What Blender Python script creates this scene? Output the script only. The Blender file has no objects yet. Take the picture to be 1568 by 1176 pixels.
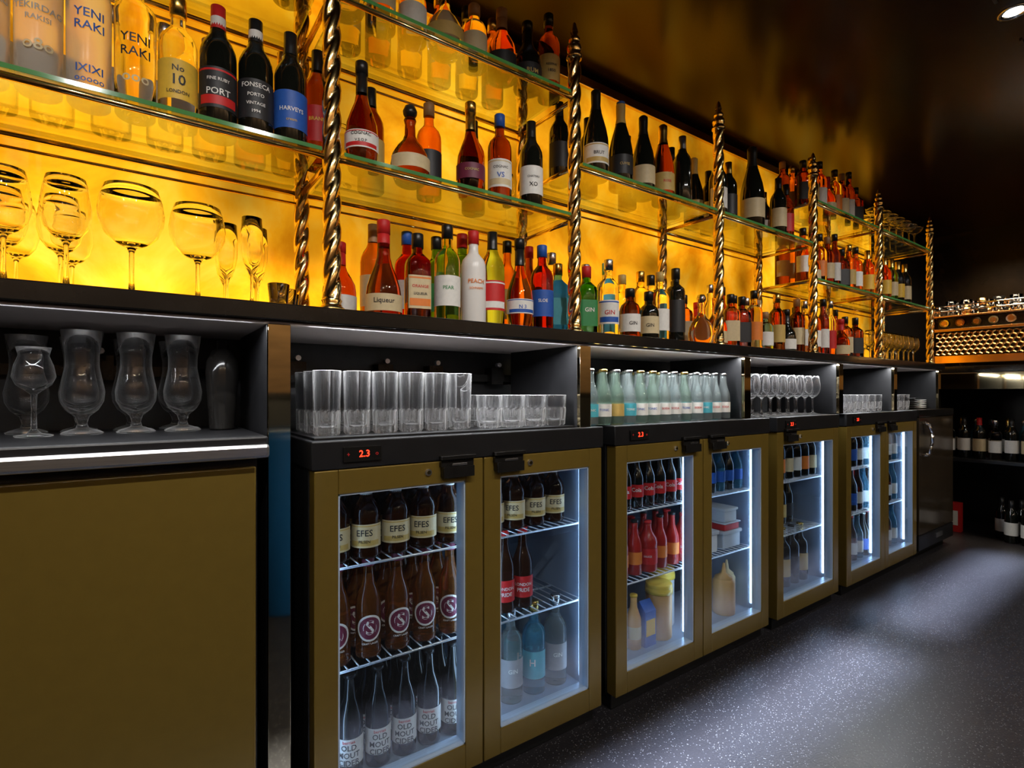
import bpy, math, random
from mathutils import Vector, Matrix
R = random.Random(7)
scene = bpy.context.scene
scene.view_settings.view_transform = 'Standard'
scene.view_settings.look = 'None'
CAMZ = 1.06

# ------------------------------------------------------------ materials
def newmat(name):
    m = bpy.data.materials.new(name); m.use_nodes = True
    nt = m.node_tree; nt.nodes.clear()
    out = nt.nodes.new('ShaderNodeOutputMaterial')
    return m, nt, out
def P(name, col, rough=.4, metal=0., trans=0., ior=1.45, emit=None, es=0., coat=0., spec=.5, alpha=1.):
    m, nt, out = newmat(name)
    b = nt.nodes.new('ShaderNodeBsdfPrincipled')
    b.inputs['Base Color'].default_value = (*col, 1)
    b.inputs['Roughness'].default_value = rough
    b.inputs['Metallic'].default_value = metal
    b.inputs['Transmission Weight'].default_value = trans
    b.inputs['IOR'].default_value = ior
    b.inputs['Coat Weight'].default_value = coat
    b.inputs['Specular IOR Level'].default_value = spec
    if emit:
        b.inputs['Emission Color'].default_value = (*emit, 1)
        b.inputs['Emission Strength'].default_value = es
    nt.links.new(b.outputs[0], out.inputs[0])
    m.diffuse_color = (*col, 1)
    return m
def noisy(m, scale, amt, bump=0., stretch=(1, 1, 1), rough_amt=0.):
    """procedural variation over the principled colour, roughness and bump"""
    nt = m.node_tree
    b = next(n for n in nt.nodes if n.type == 'BSDF_PRINCIPLED')
    tc = nt.nodes.new('ShaderNodeTexCoord'); mp = nt.nodes.new('ShaderNodeMapping')
    mp.inputs['Scale'].default_value = stretch
    nz = nt.nodes.new('ShaderNodeTexNoise'); nz.inputs['Scale'].default_value = scale
    nz.inputs['Detail'].default_value = 5
    nt.links.new(tc.outputs['Object'], mp.inputs[0]); nt.links.new(mp.outputs[0], nz.inputs['Vector'])
    c = b.inputs['Base Color'].default_value[:3]
    rp = nt.nodes.new('ShaderNodeValToRGB')
    rp.color_ramp.elements[0].position = .3; rp.color_ramp.elements[1].position = .7
    rp.color_ramp.elements[0].color = (*[max(0, x*(1-amt)) for x in c], 1)
    rp.color_ramp.elements[1].color = (*[min(1, x*(1+amt)) for x in c], 1)
    nt.links.new(nz.outputs[0], rp.inputs[0]); nt.links.new(rp.outputs[0], b.inputs['Base Color'])
    if bump:
        bp = nt.nodes.new('ShaderNodeBump'); bp.inputs['Strength'].default_value = bump
        bp.inputs['Distance'].default_value = .002
        nt.links.new(nz.outputs[0], bp.inputs['Height']); nt.links.new(bp.outputs[0], b.inputs['Normal'])
    return m
def thin_glass(name, tint=(.96, .97, .97), lo=.05, hi=.75, rough=.02, gcol=(1, 1, 1)):
    m, nt, out = newmat(name)
    t = nt.nodes.new('ShaderNodeBsdfTransparent'); t.inputs[0].default_value = (*tint, 1)
    g = nt.nodes.new('ShaderNodeBsdfGlossy'); g.inputs['Roughness'].default_value = rough
    g.inputs['Color'].default_value = (*gcol, 1)
    lw = nt.nodes.new('ShaderNodeLayerWeight'); lw.inputs['Blend'].default_value = .3
    mr = nt.nodes.new('ShaderNodeMapRange')
    mr.inputs['To Min'].default_value = lo; mr.inputs['To Max'].default_value = hi
    mx = nt.nodes.new('ShaderNodeMixShader')
    nt.links.new(lw.outputs['Facing'], mr.inputs['Value']); nt.links.new(mr.outputs[0], mx.inputs[0])
    nt.links.new(t.outputs[0], mx.inputs[1]); nt.links.new(g.outputs[0], mx.inputs[2])
    nt.links.new(mx.outputs[0], out.inputs[0])
    return m
def bar_glass(name, lo, hi, power):
    """pressed bar glass: clear refracting body, with white mixed in toward grazing angles to paint bright edges"""
    m, nt, out = newmat(name)
    g = nt.nodes.new('ShaderNodeBsdfPrincipled'); g.inputs['Transmission Weight'].default_value = 1; g.inputs['Roughness'].default_value = 0
    g.inputs['IOR'].default_value = 1.35; g.inputs['Base Color'].default_value = (.99, .99, 1, 1)
    tl = nt.nodes.new('ShaderNodeBsdfTranslucent'); tl.inputs[0].default_value = (1, 1, 1, 1)
    df = nt.nodes.new('ShaderNodeBsdfDiffuse'); df.inputs[0].default_value = (1, 1, 1, 1)
    m1 = nt.nodes.new('ShaderNodeMixShader'); nt.links.new(tl.outputs[0], m1.inputs[1]); nt.links.new(df.outputs[0], m1.inputs[2])
    lw = nt.nodes.new('ShaderNodeLayerWeight'); lw.inputs['Blend'].default_value = .5
    pw = nt.nodes.new('ShaderNodeMath'); pw.operation = 'POWER'; pw.inputs[1].default_value = power
    mr = nt.nodes.new('ShaderNodeMapRange'); mr.inputs['To Min'].default_value = lo; mr.inputs['To Max'].default_value = hi
    mx = nt.nodes.new('ShaderNodeMixShader')
    nt.links.new(lw.outputs['Facing'], pw.inputs[0]); nt.links.new(pw.outputs[0], mr.inputs['Value']); nt.links.new(mr.outputs[0], mx.inputs[0])
    nt.links.new(g.outputs[0], mx.inputs[1]); nt.links.new(m1.outputs[0], mx.inputs[2]); nt.links.new(mx.outputs[0], out.inputs[0])
    return m
def emis(name, col, s):
    m, nt, out = newmat(name)
    e = nt.nodes.new('ShaderNodeEmission'); e.inputs[0].default_value = (*col, 1); e.inputs[1].default_value = s
    nt.links.new(e.outputs[0], out.inputs[0]); return m

M = {}
M['olive'] = noisy(P('olive_gold_paint', (.225, .148, .027), .28, .4, coat=.3), 35, .03)
M['black'] = noisy(P('black_satin', (.009, .009, .010), .38), 20, .2)
M['blackgloss'] = noisy(P('black_gloss', (.012, .011, .010), .12), 20, .2)
M['brass'] = noisy(P('polished_brass', (.90, .66, .28), .15, 1.), 8, .08)
M['brassm'] = noisy(P('mirror_brass', (.82, .68, .40), .05, 1.), 3, .05)
M['steel'] = noisy(P('brushed_steel', (.78, .78, .79), .28, 1.), 12, .08, stretch=(1, 30, 30))
M['chrome'] = P('chrome', (.8, .8, .8), .08, 1.)
M['soffit'] = noisy(P('soffit_paint', (.55, .48, .45), .6), 6, .05)
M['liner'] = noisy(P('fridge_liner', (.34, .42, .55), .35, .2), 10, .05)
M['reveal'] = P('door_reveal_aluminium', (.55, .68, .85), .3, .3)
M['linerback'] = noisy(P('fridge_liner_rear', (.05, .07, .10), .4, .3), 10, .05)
M['wire'] = P('fridge_wire', (.75, .78, .82), .3, .8)
M['led'] = emis('cool_led', (.46, .68, 1.), 8.5)
M['digits'] = emis('red_digits', (1., .03, .01), 5.)
M['cupboard'] = noisy(P('dark_bronze_panel', (.085, .062, .038), .14, .6), 5, .15)
M['glass'] = P('clear_glass', (.99, .99, .99), .0, 0, 1., 1.45)
M['nglass'] = bar_glass('bar_glass', .008, .42, 3.2)
M['ncut'] = bar_glass('cut_bar_glass', .08, .75, 1.8)  # more painted white so the cut bases look bright
M['pane'] = thin_glass('door_pane_glass', (.92, .96, .98), .035, .5, .01)
M['shelfglass'] = thin_glass('shelf_glass', (.90, .95, .88), .08, .7, .02, (.95, 1, .85))
M['greenedge'] = P('shelf_glass_edge', (.10, .30, .12), .1, 0, .5, 1.3, emit=(.15, .5, .08), es=.06)
def liquid(n, c, ior=1.33, rough=0.): return P(n, c, rough, 0, 1., ior)
M['clear'] = liquid('clear_spirit', (.96, .97, .95), 1.38)
M['ice'] = P('clear_mixer_bottle', (.60, .68, .68), .03, 0, .88, 1.3)
M['icegreen'] = P('green_mixer_bottle', (.45, .58, .50), .03, 0, .88, 1.3)
M['frost'] = P('frosted_spirit', (.84, .84, .80), .25, 0, .75, 1.2)
M['pale'] = liquid('pale_spirit', (.97, .78, .34), 1.38)
M['amber'] = liquid('amber_spirit', (.70, .20, .025), 1.42)
M['deepamber'] = liquid('deep_amber_spirit', (.24, .042, .010), 1.42)
M['red'] = liquid('red_spirit', (.42, .014, .006), 1.4)
M['green'] = liquid('green_bottle_glass', (.10, .34, .05), 1.4)
M['palegreen'] = liquid('pale_green_glass', (.50, .85, .62), 1.35)
M['blue'] = P('blue_bottle_glass', (.14, .50, .72), .05, 0, .8, 1.3)
M['dark'] = P('dark_bottle_glass', (.006, .007, .005), .06, 0, 0, 1.5, coat=.5)
M['brown'] = P('brown_bottle_glass', (.10, .030, .009), .05, 0, .8, 1.33)
M['lightbrown'] = P('light_brown_bottle_glass', (.34, .11, .018), .05, 0, .8, 1.33)
M['white'] = P('white_ceramic_bottle', (.80, .78, .75), .25)
M['redplastic'] = P('red_sauce', (.40, .015, .010), .25)
M['bluereflect'] = P('blue_reflection_body', (.008, .10, .36), .4)
M['yellowp'] = P('yellow_plastic', (.85, .60, .08), .35)
M['tanp'] = P('tan_sauce', (.65, .36, .12), .4)
M['clearp'] = P('milky_plastic', (.75, .78, .82), .3, 0, .3, 1.2)
for n, c in dict(lwhite=(.80, .79, .75), lcream=(.66, .54, .32), lblack=(.02, .02, .022), lred=(.58, .018, .018),
                 lblue=(.02, .10, .44), lyellow=(.80, .50, .05), lorange=(.80, .22, .03), lgreen=(.03, .24, .07),
                 lgold=(.55, .38, .11), lpurple=(.16, .02, .05), lgrey=(.35, .35, .36), lturq=(.08, .44, .54)).items():
    M[n] = noisy(P('label_'+n[1:], c, .5), 90, .05)
M['cgold'] = P('cap_gold', (.8, .55, .15), .25, 1.)
M['csilver'] = P('cap_silver', (.75, .75, .76), .25, 1.)
M['cblack'] = P('cap_black', (.012, .012, .012), .3)
M['cwood'] = P('cap_wood', (.35, .18, .07), .5)

# floor resin with flecks
m, nt, out = newmat('speckled_resin_floor')
b = nt.nodes.new('ShaderNodeBsdfPrincipled'); tc = nt.nodes.new('ShaderNodeTexCoord')
v = nt.nodes.new('ShaderNodeTexVoronoi'); v.inputs['Scale'].default_value = 120
r1 = nt.nodes.new('ShaderNodeValToRGB')
r1.color_ramp.elements[0].position = .09; r1.color_ramp.elements[0].color = (.26, .26, .275, 1)
r1.color_ramp.elements[1].position = .24; r1.color_ramp.elements[1].color = (.026, .024, .028, 1)
nz = nt.nodes.new('ShaderNodeTexNoise'); nz.inputs['Scale'].default_value = 160
bp = nt.nodes.new('ShaderNodeBump'); bp.inputs['Strength'].default_value = .35; bp.inputs['Distance'].default_value = .002
nt.links.new(tc.outputs['Object'], v.inputs['Vector']); nt.links.new(tc.outputs['Object'], nz.inputs['Vector'])
nt.links.new(v.outputs['Distance'], r1.inputs[0]); nt.links.new(r1.outputs[0], b.inputs['Base Color'])
nt.links.new(nz.outputs[0], bp.inputs['Height']); nt.links.new(bp.outputs[0], b.inputs['Normal'])
b.inputs['Roughness'].default_value = .34
nt.links.new(b.outputs[0], out.inputs[0]); M['floor'] = m
# ceiling: dark lacquer
M['ceiling'] = noisy(P('dark_bronze_lacquer', (.022, .009, .004), .22, .3), 3, .1)
M['darkwall'] = noisy(P('dark_marble', (.022, .014, .008), .25, .2), 3.5, .8)
M['warmwall'] = noisy(P('walnut_panelling', (.26, .17, .10), .5), 3.5, .3, stretch=(1, 1, 8))
# onyx wall panel, its wash of light put into the emission
m, nt, out = newmat('onyx_painted_glow')
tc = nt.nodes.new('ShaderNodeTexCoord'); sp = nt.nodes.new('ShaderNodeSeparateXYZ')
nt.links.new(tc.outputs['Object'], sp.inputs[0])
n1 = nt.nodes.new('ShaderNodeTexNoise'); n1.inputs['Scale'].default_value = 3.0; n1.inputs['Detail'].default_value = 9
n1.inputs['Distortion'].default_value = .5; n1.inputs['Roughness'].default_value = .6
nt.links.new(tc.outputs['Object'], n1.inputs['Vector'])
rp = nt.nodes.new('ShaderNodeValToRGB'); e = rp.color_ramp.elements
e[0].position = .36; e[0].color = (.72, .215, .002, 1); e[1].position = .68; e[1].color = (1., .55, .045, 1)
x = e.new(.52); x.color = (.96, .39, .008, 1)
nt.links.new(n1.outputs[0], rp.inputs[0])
zr = nt.nodes.new('ShaderNodeValToRGB'); ez = zr.color_ramp.elements   # uplight falloff painted by height, no strips behind the panel
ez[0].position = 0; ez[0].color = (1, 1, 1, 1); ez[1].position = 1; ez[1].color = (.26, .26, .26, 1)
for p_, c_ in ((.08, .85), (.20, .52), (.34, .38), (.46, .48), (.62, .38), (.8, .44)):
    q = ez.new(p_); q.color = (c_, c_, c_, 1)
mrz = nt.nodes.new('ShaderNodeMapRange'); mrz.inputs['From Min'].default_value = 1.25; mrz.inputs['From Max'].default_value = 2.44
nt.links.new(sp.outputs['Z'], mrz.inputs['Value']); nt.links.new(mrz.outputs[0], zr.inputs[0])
n2 = nt.nodes.new('ShaderNodeTexNoise'); n2.inputs['Scale'].default_value = 2.6; n2.inputs['Detail'].default_value = 1.5  # patchy hot spots of light, also painted into the emission
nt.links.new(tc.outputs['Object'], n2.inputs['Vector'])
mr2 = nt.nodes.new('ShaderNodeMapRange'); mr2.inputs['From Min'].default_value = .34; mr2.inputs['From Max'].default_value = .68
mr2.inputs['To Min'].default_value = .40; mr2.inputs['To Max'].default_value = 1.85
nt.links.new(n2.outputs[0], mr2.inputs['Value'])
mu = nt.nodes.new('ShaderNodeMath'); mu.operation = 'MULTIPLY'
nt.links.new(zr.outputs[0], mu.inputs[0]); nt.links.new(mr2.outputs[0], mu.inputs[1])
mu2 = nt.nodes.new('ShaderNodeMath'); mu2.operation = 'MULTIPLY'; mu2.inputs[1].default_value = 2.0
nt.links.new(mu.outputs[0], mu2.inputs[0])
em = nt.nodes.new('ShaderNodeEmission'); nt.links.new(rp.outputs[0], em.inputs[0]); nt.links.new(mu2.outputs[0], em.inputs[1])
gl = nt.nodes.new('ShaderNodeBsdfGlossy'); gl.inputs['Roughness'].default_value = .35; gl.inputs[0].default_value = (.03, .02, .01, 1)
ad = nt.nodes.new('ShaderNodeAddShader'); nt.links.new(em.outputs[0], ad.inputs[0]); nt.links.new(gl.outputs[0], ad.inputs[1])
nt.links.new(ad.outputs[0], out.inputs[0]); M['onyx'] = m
M['copper'] = P('polished_copper', (.90, .52, .20), .2, 1.)

# ------------------------------------------------------------ mesh builder
TXT = {}
def text_tris(s):
    if s in TXT: return TXT[s]
    if s == '@disc':
        vs = [(0, 0, 0)]+[(.5*math.cos(k*math.pi/12), .5*math.sin(k*math.pi/12), 0) for k in range(24)]
        vs += [(.25*math.cos(k*math.pi/12), .25*math.sin(k*math.pi/12), 0) for k in range(24)]
        fs = [(0, 25+k, 25+(k+1) % 24) for k in range(24)]+[(25+k, 1+k, 1+(k+1) % 24, 25+(k+1) % 24) for k in range(24)]
        TXT[s] = (vs, fs); return TXT[s]
    cu = bpy.data.curves.new('t', 'FONT'); cu.body = s; cu.size = 1; cu.align_x = 'CENTER'; cu.align_y = 'CENTER'; cu.resolution_u = 2
    cu.offset = .012
    o = bpy.data.objects.new('t', cu); scene.collection.objects.link(o)
    dg = bpy.context.evaluated_depsgraph_get(); me = o.evaluated_get(dg).to_mesh()
    vs = [tuple(v.co) for v in me.vertices]; fs = [tuple(p.vertices) for p in me.polygons]
    o.evaluated_get(dg).to_mesh_clear(); bpy.data.objects.remove(o); bpy.data.curves.remove(cu)
    TXT[s] = (vs, fs); return TXT[s]
class MB:
    def __init__(s): s.v = []; s.f = []; s.m = []; s.s = []; s.mats = []
    def mi(s, k):
        if k not in s.mats: s.mats.append(k)
        return s.mats.index(k)
    def add(s, vs, fs, mat, smooth=False):
        n = len(s.v); i = s.mi(mat); s.v += vs
        for f in fs: s.f.append(tuple(a+n for a in f)); s.m.append(i); s.s.append(smooth)
    def box(s, x0, x1, y0, y1, z0, z1, mat):
        vs = [(x, y, z) for z in (z0, z1) for x, y in ((x0, y0), (x1, y0), (x1, y1), (x0, y1))]
        s.add(vs, [(0, 3, 2, 1), (4, 5, 6, 7), (0, 1, 5, 4), (1, 2, 6, 5), (2, 3, 7, 6), (3, 0, 4, 7)], mat)
    def lathe(s, prof, mat, seg=24, o=(0, 0, 0), cut=0, smooth=True, off=0., cutmat=None):
        """surface of revolution; the first `cut` profile rings are cut into vertical flutes (flat shaded)"""
        vs = []
        for i, q in enumerate(prof):
            r, z = q[0], q[1]; p = q[2] if len(q) > 2 else 2
            r += off if r > 0 else 0
            for j in range(seg):
                a = 2*math.pi*(j+.5)/seg; c, d = math.cos(a), math.sin(a)
                k = 1. if p == 2 else 1/((abs(c)**p+abs(d)**p)**(1/p))
                if i < cut: k *= 1.0 if j % 2 else .90
                vs.append((o[0]+r*k*c, o[1]+r*k*d, o[2]+z))
        fs = []
        for i in range(len(prof)-1):
            for j in range(seg):
                a = i*seg+j; b_ = i*seg+(j+1) % seg
                fs.append((a, b_, b_+seg, a+seg))
        n0 = len(s.s); s.add(vs, fs, mat, smooth)
        ci = s.mi(cutmat) if cutmat else None
        for i in range(max(0, cut)):
            for j in range(seg):
                s.s[n0+i*seg+j] = False
                if ci is not None: s.m[n0+i*seg+j] = ci
    def band(s, r, z0, z1, a0, a1, mat, o=(0, 0, 0), seg=14, p=2):
        vs = []
        for z in (z0, z1):
            for j in range(seg+1):
                a = math.radians(a0+(a1-a0)*j/seg); c, d = math.cos(a), math.sin(a)
                k = 1. if p == 2 else 1/((abs(c)**p+abs(d)**p)**(1/p))
                vs.append((o[0]+r*k*c, o[1]+r*k*d, o[2]+z))
        s.add(vs, [(j, j+1, j+seg+2, j+seg+1) for j in range(seg)], mat, True)
    def tube(s, a, b, r, mat, seg=8):
        a, b = Vector(a), Vector(b); d = (b-a).normalized()
        u = d.orthogonal().normalized(); w = d.cross(u); vs = []
        for p in (a, b):
            for j in range(seg):
                t = 2*math.pi*j/seg; vs.append(tuple(p+u*r*math.cos(t)+w*r*math.sin(t)))
        fs = [(j, (j+1) % seg, seg+(j+1) % seg, seg+j) for j in range(seg)]
        fs += [tuple(range(seg-1, -1, -1)), tuple(range(seg, 2*seg))]
        s.add(vs, fs, mat, False)
        for k in range(seg): s.s[-3-k] = True
    def path(s, pts, r, mat, seg=8):
        for a, b in zip(pts, pts[1:]): s.tube(a, b, r, mat, seg)
    def text(s, st, size, mat, r, z, o=(0, 0, 0), p=2):
        vs, fs = text_tris(st); out = []
        for x, y, _ in vs:
            if p != 2: out.append((o[0]+x*size, o[1]-r-.0002, o[2]+z+y*size)); continue
            a = -math.pi/2+x*size/r
            out.append((o[0]+r*math.cos(a), o[1]+r*math.sin(a), o[2]+z+y*size))
        s.add(out, fs, mat, False)
    def flat(s, st, size, mat, x, y, z):
        vs, fs = text_tris(st); s.add([(x+a*size, y, z+b*size) for a, b, _ in vs], fs, mat)
    def merge(s, other, loc, rz=0.):
        c, d = math.cos(rz), math.sin(rz)
        n = len(s.v); idx = [s.mi(k) for k in other.mats]
        s.v += [(loc[0]+x*c-y*d, loc[1]+x*d+y*c, loc[2]+z) for x, y, z in other.v]
        s.f += [tuple(a+n for a in f) for f in other.f]; s.m += [idx[i] for i in other.m]; s.s += other.s
    def mesh(s, name):
        me = bpy.data.meshes.new(name); me.from_pydata(s.v, [], s.f)
        for k in s.mats: me.materials.append(M[k])
        me.polygons.foreach_set('material_index', s.m); me.polygons.foreach_set('use_smooth', s.s); me.update()
        return me
    def obj(s, name, parent=None, bevel=0, loc=(0, 0, 0)):
        o = bpy.data.objects.new(name, s.mesh(name)); scene.collection.objects.link(o); o.location = loc
        if parent: o.parent = parent
        if bevel:
            mod = o.modifiers.new('bev', 'BEVEL'); mod.width = bevel; mod.segments = 2; mod.limit_method = 'ANGLE'
        return o
def empty(name, loc=(0, 0, 0)):
    o = bpy.data.objects.new(name, None); scene.collection.objects.link(o); o.location = loc; o.empty_display_size = .1; return o

# ------------------------------------------------------------ bottles
K = {}
K['wine'] = dict(p=[(0, .006), (.022, .001), (.034, 0), (.0375, .004), (.0378, .1), (.0375, .185), (.0355, .200), (.029, .216), (.020, .230), (.0155, .245), (.0145, .262), (.0145, .298), (0, .298)], lab=(.055, .145), r=.0378, foil=.240, cap=None)
K['champ'] = dict(p=[(0, .006), (.025, .001), (.041, 0), (.0445, .005), (.0445, .12), (.043, .145), (.037, .178), (.028, .210), (.0195, .240), (.0155, .262), (.0165, .290), (.0165, .312), (.010, .318), (0, .318)], lab=(.045, .115), r=.0445, foil=.215, cap=None)
K['spirit'] = dict(p=[(0, .004), (.03, 0), (.0355, .001), (.037, .006), (.037, .17), (.0362, .184), (.032, .198), (.022, .210), (.0155, .219), (.0142, .232), (.0142, .262), (0, .262)], lab=(.05, .135), r=.037, foil=None, cap=(.245, .284, .0165))
K['square'] = dict(p=[(0, .004, 6), (.028, 0, 6), (.033, .004, 6), (.033, .158, 6), (.031, .170, 5), (.022, .182, 3), (.0145, .192), (.0138, .225), (0, .225)], lab=(.035, .125), r=.033, foil=None, cap=(.205, .245, .0165), sq=6)
K['squat'] = dict(p=[(0, .004), (.036, 0), (.044, .002), (.046, .008), (.045, .085), (.042, .105), (.032, .125), (.021, .143), (.0165, .158), (.0155, .20), (0, .20)], lab=(.022, .072), r=.0455, foil=.155, cap=(.192, .222, .0175))
K['marnier'] = dict(p=[(0, .004), (.036, 0), (.045, .002), (.048, .010), (.047, .050), (.043, .085), (.034, .115), (.024, .140), (.0175, .165), (.0160, .20), (.0155, .235), (0, .235)], lab=(.018, .062), r=.0482, foil=.190, cap=(.225, .262, .0175))
K['apoth'] = dict(p=[(0, .004), (.032, 0), (.037, .002), (.0385, .008), (.0385, .105), (.0375, .118), (.032, .131), (.022, .140), (.0165, .145), (.0160, .172), (0, .172)], lab=(.030, .095), r=.0385, foil=None, cap=(.16, .192, .018))
K['decanter'] = dict(p=[(0, .003), (.028, 0), (.040, .006), (.051, .030), (.054, .055), (.049, .085), (.036, .108), (.022, .124), (.0155, .140), (.0140, .170), (.0175, .182), (.0145, .19), (0, .19)], lab=(.036, .072), r=.0545, foil=None, cap=(.188, .225, .018))
K['cognac'] = dict(p=[(0, .003), (.030, 0), (.035, .005), (.041, .05), (.0425, .085), (.039, .125), (.029, .155), (.019, .180), (.0145, .205), (.0138, .262), (0, .262)], lab=(.05, .095), r=.0428, foil=.200, cap=(.255, .288, .0165))
K['slim'] = dict(p=[(0, .004), (.026, 0), (.030, .004), (.0305, .19), (.029, .205), (.022, .222), (.015, .236), (.0135, .25), (.0135, .298), (0, .298)], lab=(.05, .15), r=.0305, foil=None, cap=(.275, .315, .0155))
K['tall'] = dict(p=[(0, .004), (.032, 0), (.0355, .004), (.0365, .10), (.0372, .215), (.035, .228), (.024, .240), (.0155, .248), (.0150, .262), (.0145, .290), (0, .290)], lab=(.05, .18), r=.0372, foil=None, cap=(.268, .312, .0175))
K['long'] = dict(p=[(0, .004), (.026, 0), (.0315, .003), (.032, .008), (.032, .130), (.030, .148), (.022, .170), (.0155, .188), (.0130, .21), (.0130, .236), (.0142, .238), (.0142, .244), (0, .244)], lab=(.035, .1), r=.032, foil=None, cap=(.238, .247, .0150))
K['small'] = dict(p=[(0, .004), (.023, 0), (.0275, .003), (.0275, .10), (.0265, .112), (.019, .135), (.0135, .150), (.0120, .17), (.0120, .196), (0, .196)], lab=(.04, .085), r=.0275, foil=None, cap=(.190, .199, .0140))
K['stub'] = dict(p=[(0, .004), (.030, 0), (.0350, .003), (.0365, .008), (.036, .095), (.0368, .11), (.033, .125), (.023, .140), (.0175, .150), (.0145, .165), (.0140, .183), (0, .183)], lab=(.03, .088), r=.0366, foil=None, cap=(.176, .187, .0155))
K['mixer'] = dict(p=[(0, .003), (.022, 0), (.0265, .003), (.027, .007), (.027, .090), (.0255, .103), (.019, .125), (.0140, .145), (.0125, .165), (.0125, .184), (0, .184)], lab=(.028, .070), r=.027, foil=None, cap=(.178, .188, .0142))
BC = {}
def bottle(kind, glass, cap='cblack', lab='lwhite', txt=(), lab2=None, neck=None):
    key = (kind, glass, cap, lab, tuple(txt), lab2, neck)
    if key in BC: return BC[key]
    k = K[kind]; b = MB(); sq = k.get('sq', 2); seg = 32 if sq != 2 else 26
    b.lathe(k['p'], glass, seg)
    r = k['r']+.0007; z0, z1 = k['lab']
    if lab:
        if sq != 2: b.band(r, z0, z1, -138, -42, lab, p=6)
        else: b.band(r, z0, z1, -172, -8, lab)
        if lab2:
            h = z1-z0
            b.band(r+.0003, z0+h*.08, z0+h*.30, -150 if sq == 2 else -132, -30 if sq == 2 else -48, lab2, p=sq if sq == 2 else 6)
            b.band(r+.0003, z1-h*.10, z1-h*.05, -160 if sq == 2 else -134, -20 if sq == 2 else -46, lab2, p=sq if sq == 2 else 6)
    for n_, t in enumerate(txt):
        b.text(t[0], t[1], t[3] if len(t) > 3 else 'lblack', r+.0008+.0003*n_, t[2], p=sq)
    if k['foil']:
        pf = [q for q in k['p'] if q[1] >= k['foil'] and q[0] > 0]
        b.lathe(pf+[(0, pf[-1][1]+.0015)], cap, 20, off=.0008)
    if k['cap']:
        c0, c1, cr = k['cap']
        if kind == 'decanter': b.lathe([(0, c0), (.012, c0), (.019, c0+.012), (.020, c0+.02), (.014, c1-.003), (0, c1)], cap, 18)
        else: b.lathe([(0, c0), (cr, c0), (cr, c1-.002), (cr-.0015, c1), (0, c1)], cap, 18, smooth=True)
    if neck:
        cr = .0158; b.lathe([(cr, k['p'][-3][1]-.010), (cr, k['p'][-3][1]+.010)], neck, 18)
    BC[key] = (b, None); return BC[key]
MC = {}
def put(name, spec, x, y, z, face=.55, jit=.12, rz=None):
    b = bottle(*spec[0], **spec[1])[0]; k = id(b)
    if k not in MC: MC[k] = b.mesh(name)
    o = bpy.data.objects.new(name, MC[k]); scene.collection.objects.link(o); o.location = (x, y, z)
    o.rotation_euler = (0, 0, rz if rz is not None else -math.atan2(x, y)*face+R.uniform(-jit, jit)); return o
def S(*a, **k): return (a, k)

# ------------------------------------------------------------ glassware
GP = {}
GP['highball_glass'] = ([(0, 0), (.028, 0), (.0315, .005), (.0322, .052), (.0312, .060), (.0335, .155), (.033, .157), (.0318, .155), (.0290, .060), (.0275, .024), (.024, .018), (0, .016)], 24, 4)
GP['tumbler'] = ([(0, 0), (.031, 0), (.0355, .005), (.0385, .050), (.0372, .058), (.039, .094), (.0385, .096), (.0372, .094), (.0350, .058), (.0325, .022), (.028, .016), (0, .014)], 24, 4)
GP['shot_glass'] = ([(0, 0), (.018, 0), (.019, .004), (.024, .058), (.0235, .059), (.0225, .058), (.0175, .014), (0, .012)], 18, 0)
GP['wine_glass'] = ([(0, 0), (.034, .0), (.036, .0015), (.02, .004), (.006, .010), (.0038, .03), (.0038, .085), (.007, .095), (.022, .105), (.034, .122), (.040, .145), (.040, .165), (.035, .200), (.031, .218), (.0302, .218), (.0342, .199), (.0391, .165), (.0391, .146), (.0333, .1235), (.021, .1065), (0, .101)], 28, 0)
GP['balloon_glass'] = ([(0, 0), (.036, .0), (.038, .0015), (.02, .005), (.006, .012), (.0042, .03), (.0042, .085), (.008, .095), (.028, .104), (.044, .120), (.054, .145), (.056, .165), (.052, .192), (.045, .214), (.0442, .214), (.0512, .1915), (.0551, .165), (.0531, .146), (.0433, .1213), (.027, .1055), (0, .101)], 36, 0)
GP['champagne_flute'] = ([(0, 0), (.030, 0), (.031, .0015), (.015, .004), (.005, .012), (.0036, .03), (.0036, .075), (.008, .085), (.018, .105), (.0235, .135), (.0245, .17), (.022, .215), (.0213, .215), (.0237, .17), (.0227, .136), (.017, .1065), (0, .09)], 28, 0)
GP['hurricane_glass'] = ([(0, 0), (.034, 0), (.036, .002), (.030, .006), (.011, .012), (.008, .022), (.012, .036), (.027, .05), (.036, .068), (.038, .088), (.033, .115), (.0285, .140), (.0285, .165), (.036, .214), (.0350, .214), (.0273, .165), (.0273, .140), (.0318, .115), (.0367, .088), (.0345, .069), (.025, .053), (0, .042)], 28, 0)
GP['snifter_glass'] = ([(0, 0), (.030, 0), (.031, .002), (.012, .006), (.005, .014), (.004, .05), (.005, .085), (.012, .092), (.028, .105), (.035, .122), (.031, .145), (.024, .165), (.028, .182), (.0271, .182), (.0231, .165), (.0299, .145), (.0340, .122), (.027, .107), (0, .096)], 28, 0)
GP['coupe_glass'] = ([(0, 0), (.032, 0), (.033, .0015), (.015, .004), (.005, .012), (.0038, .04), (.0038, .10), (.01, .108), (.035, .122), (.047, .140), (.049, .158), (.048, .158), (.0460, .141), (.034, .1235), (0, .112)], 28, 0)
GM = {}
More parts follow.
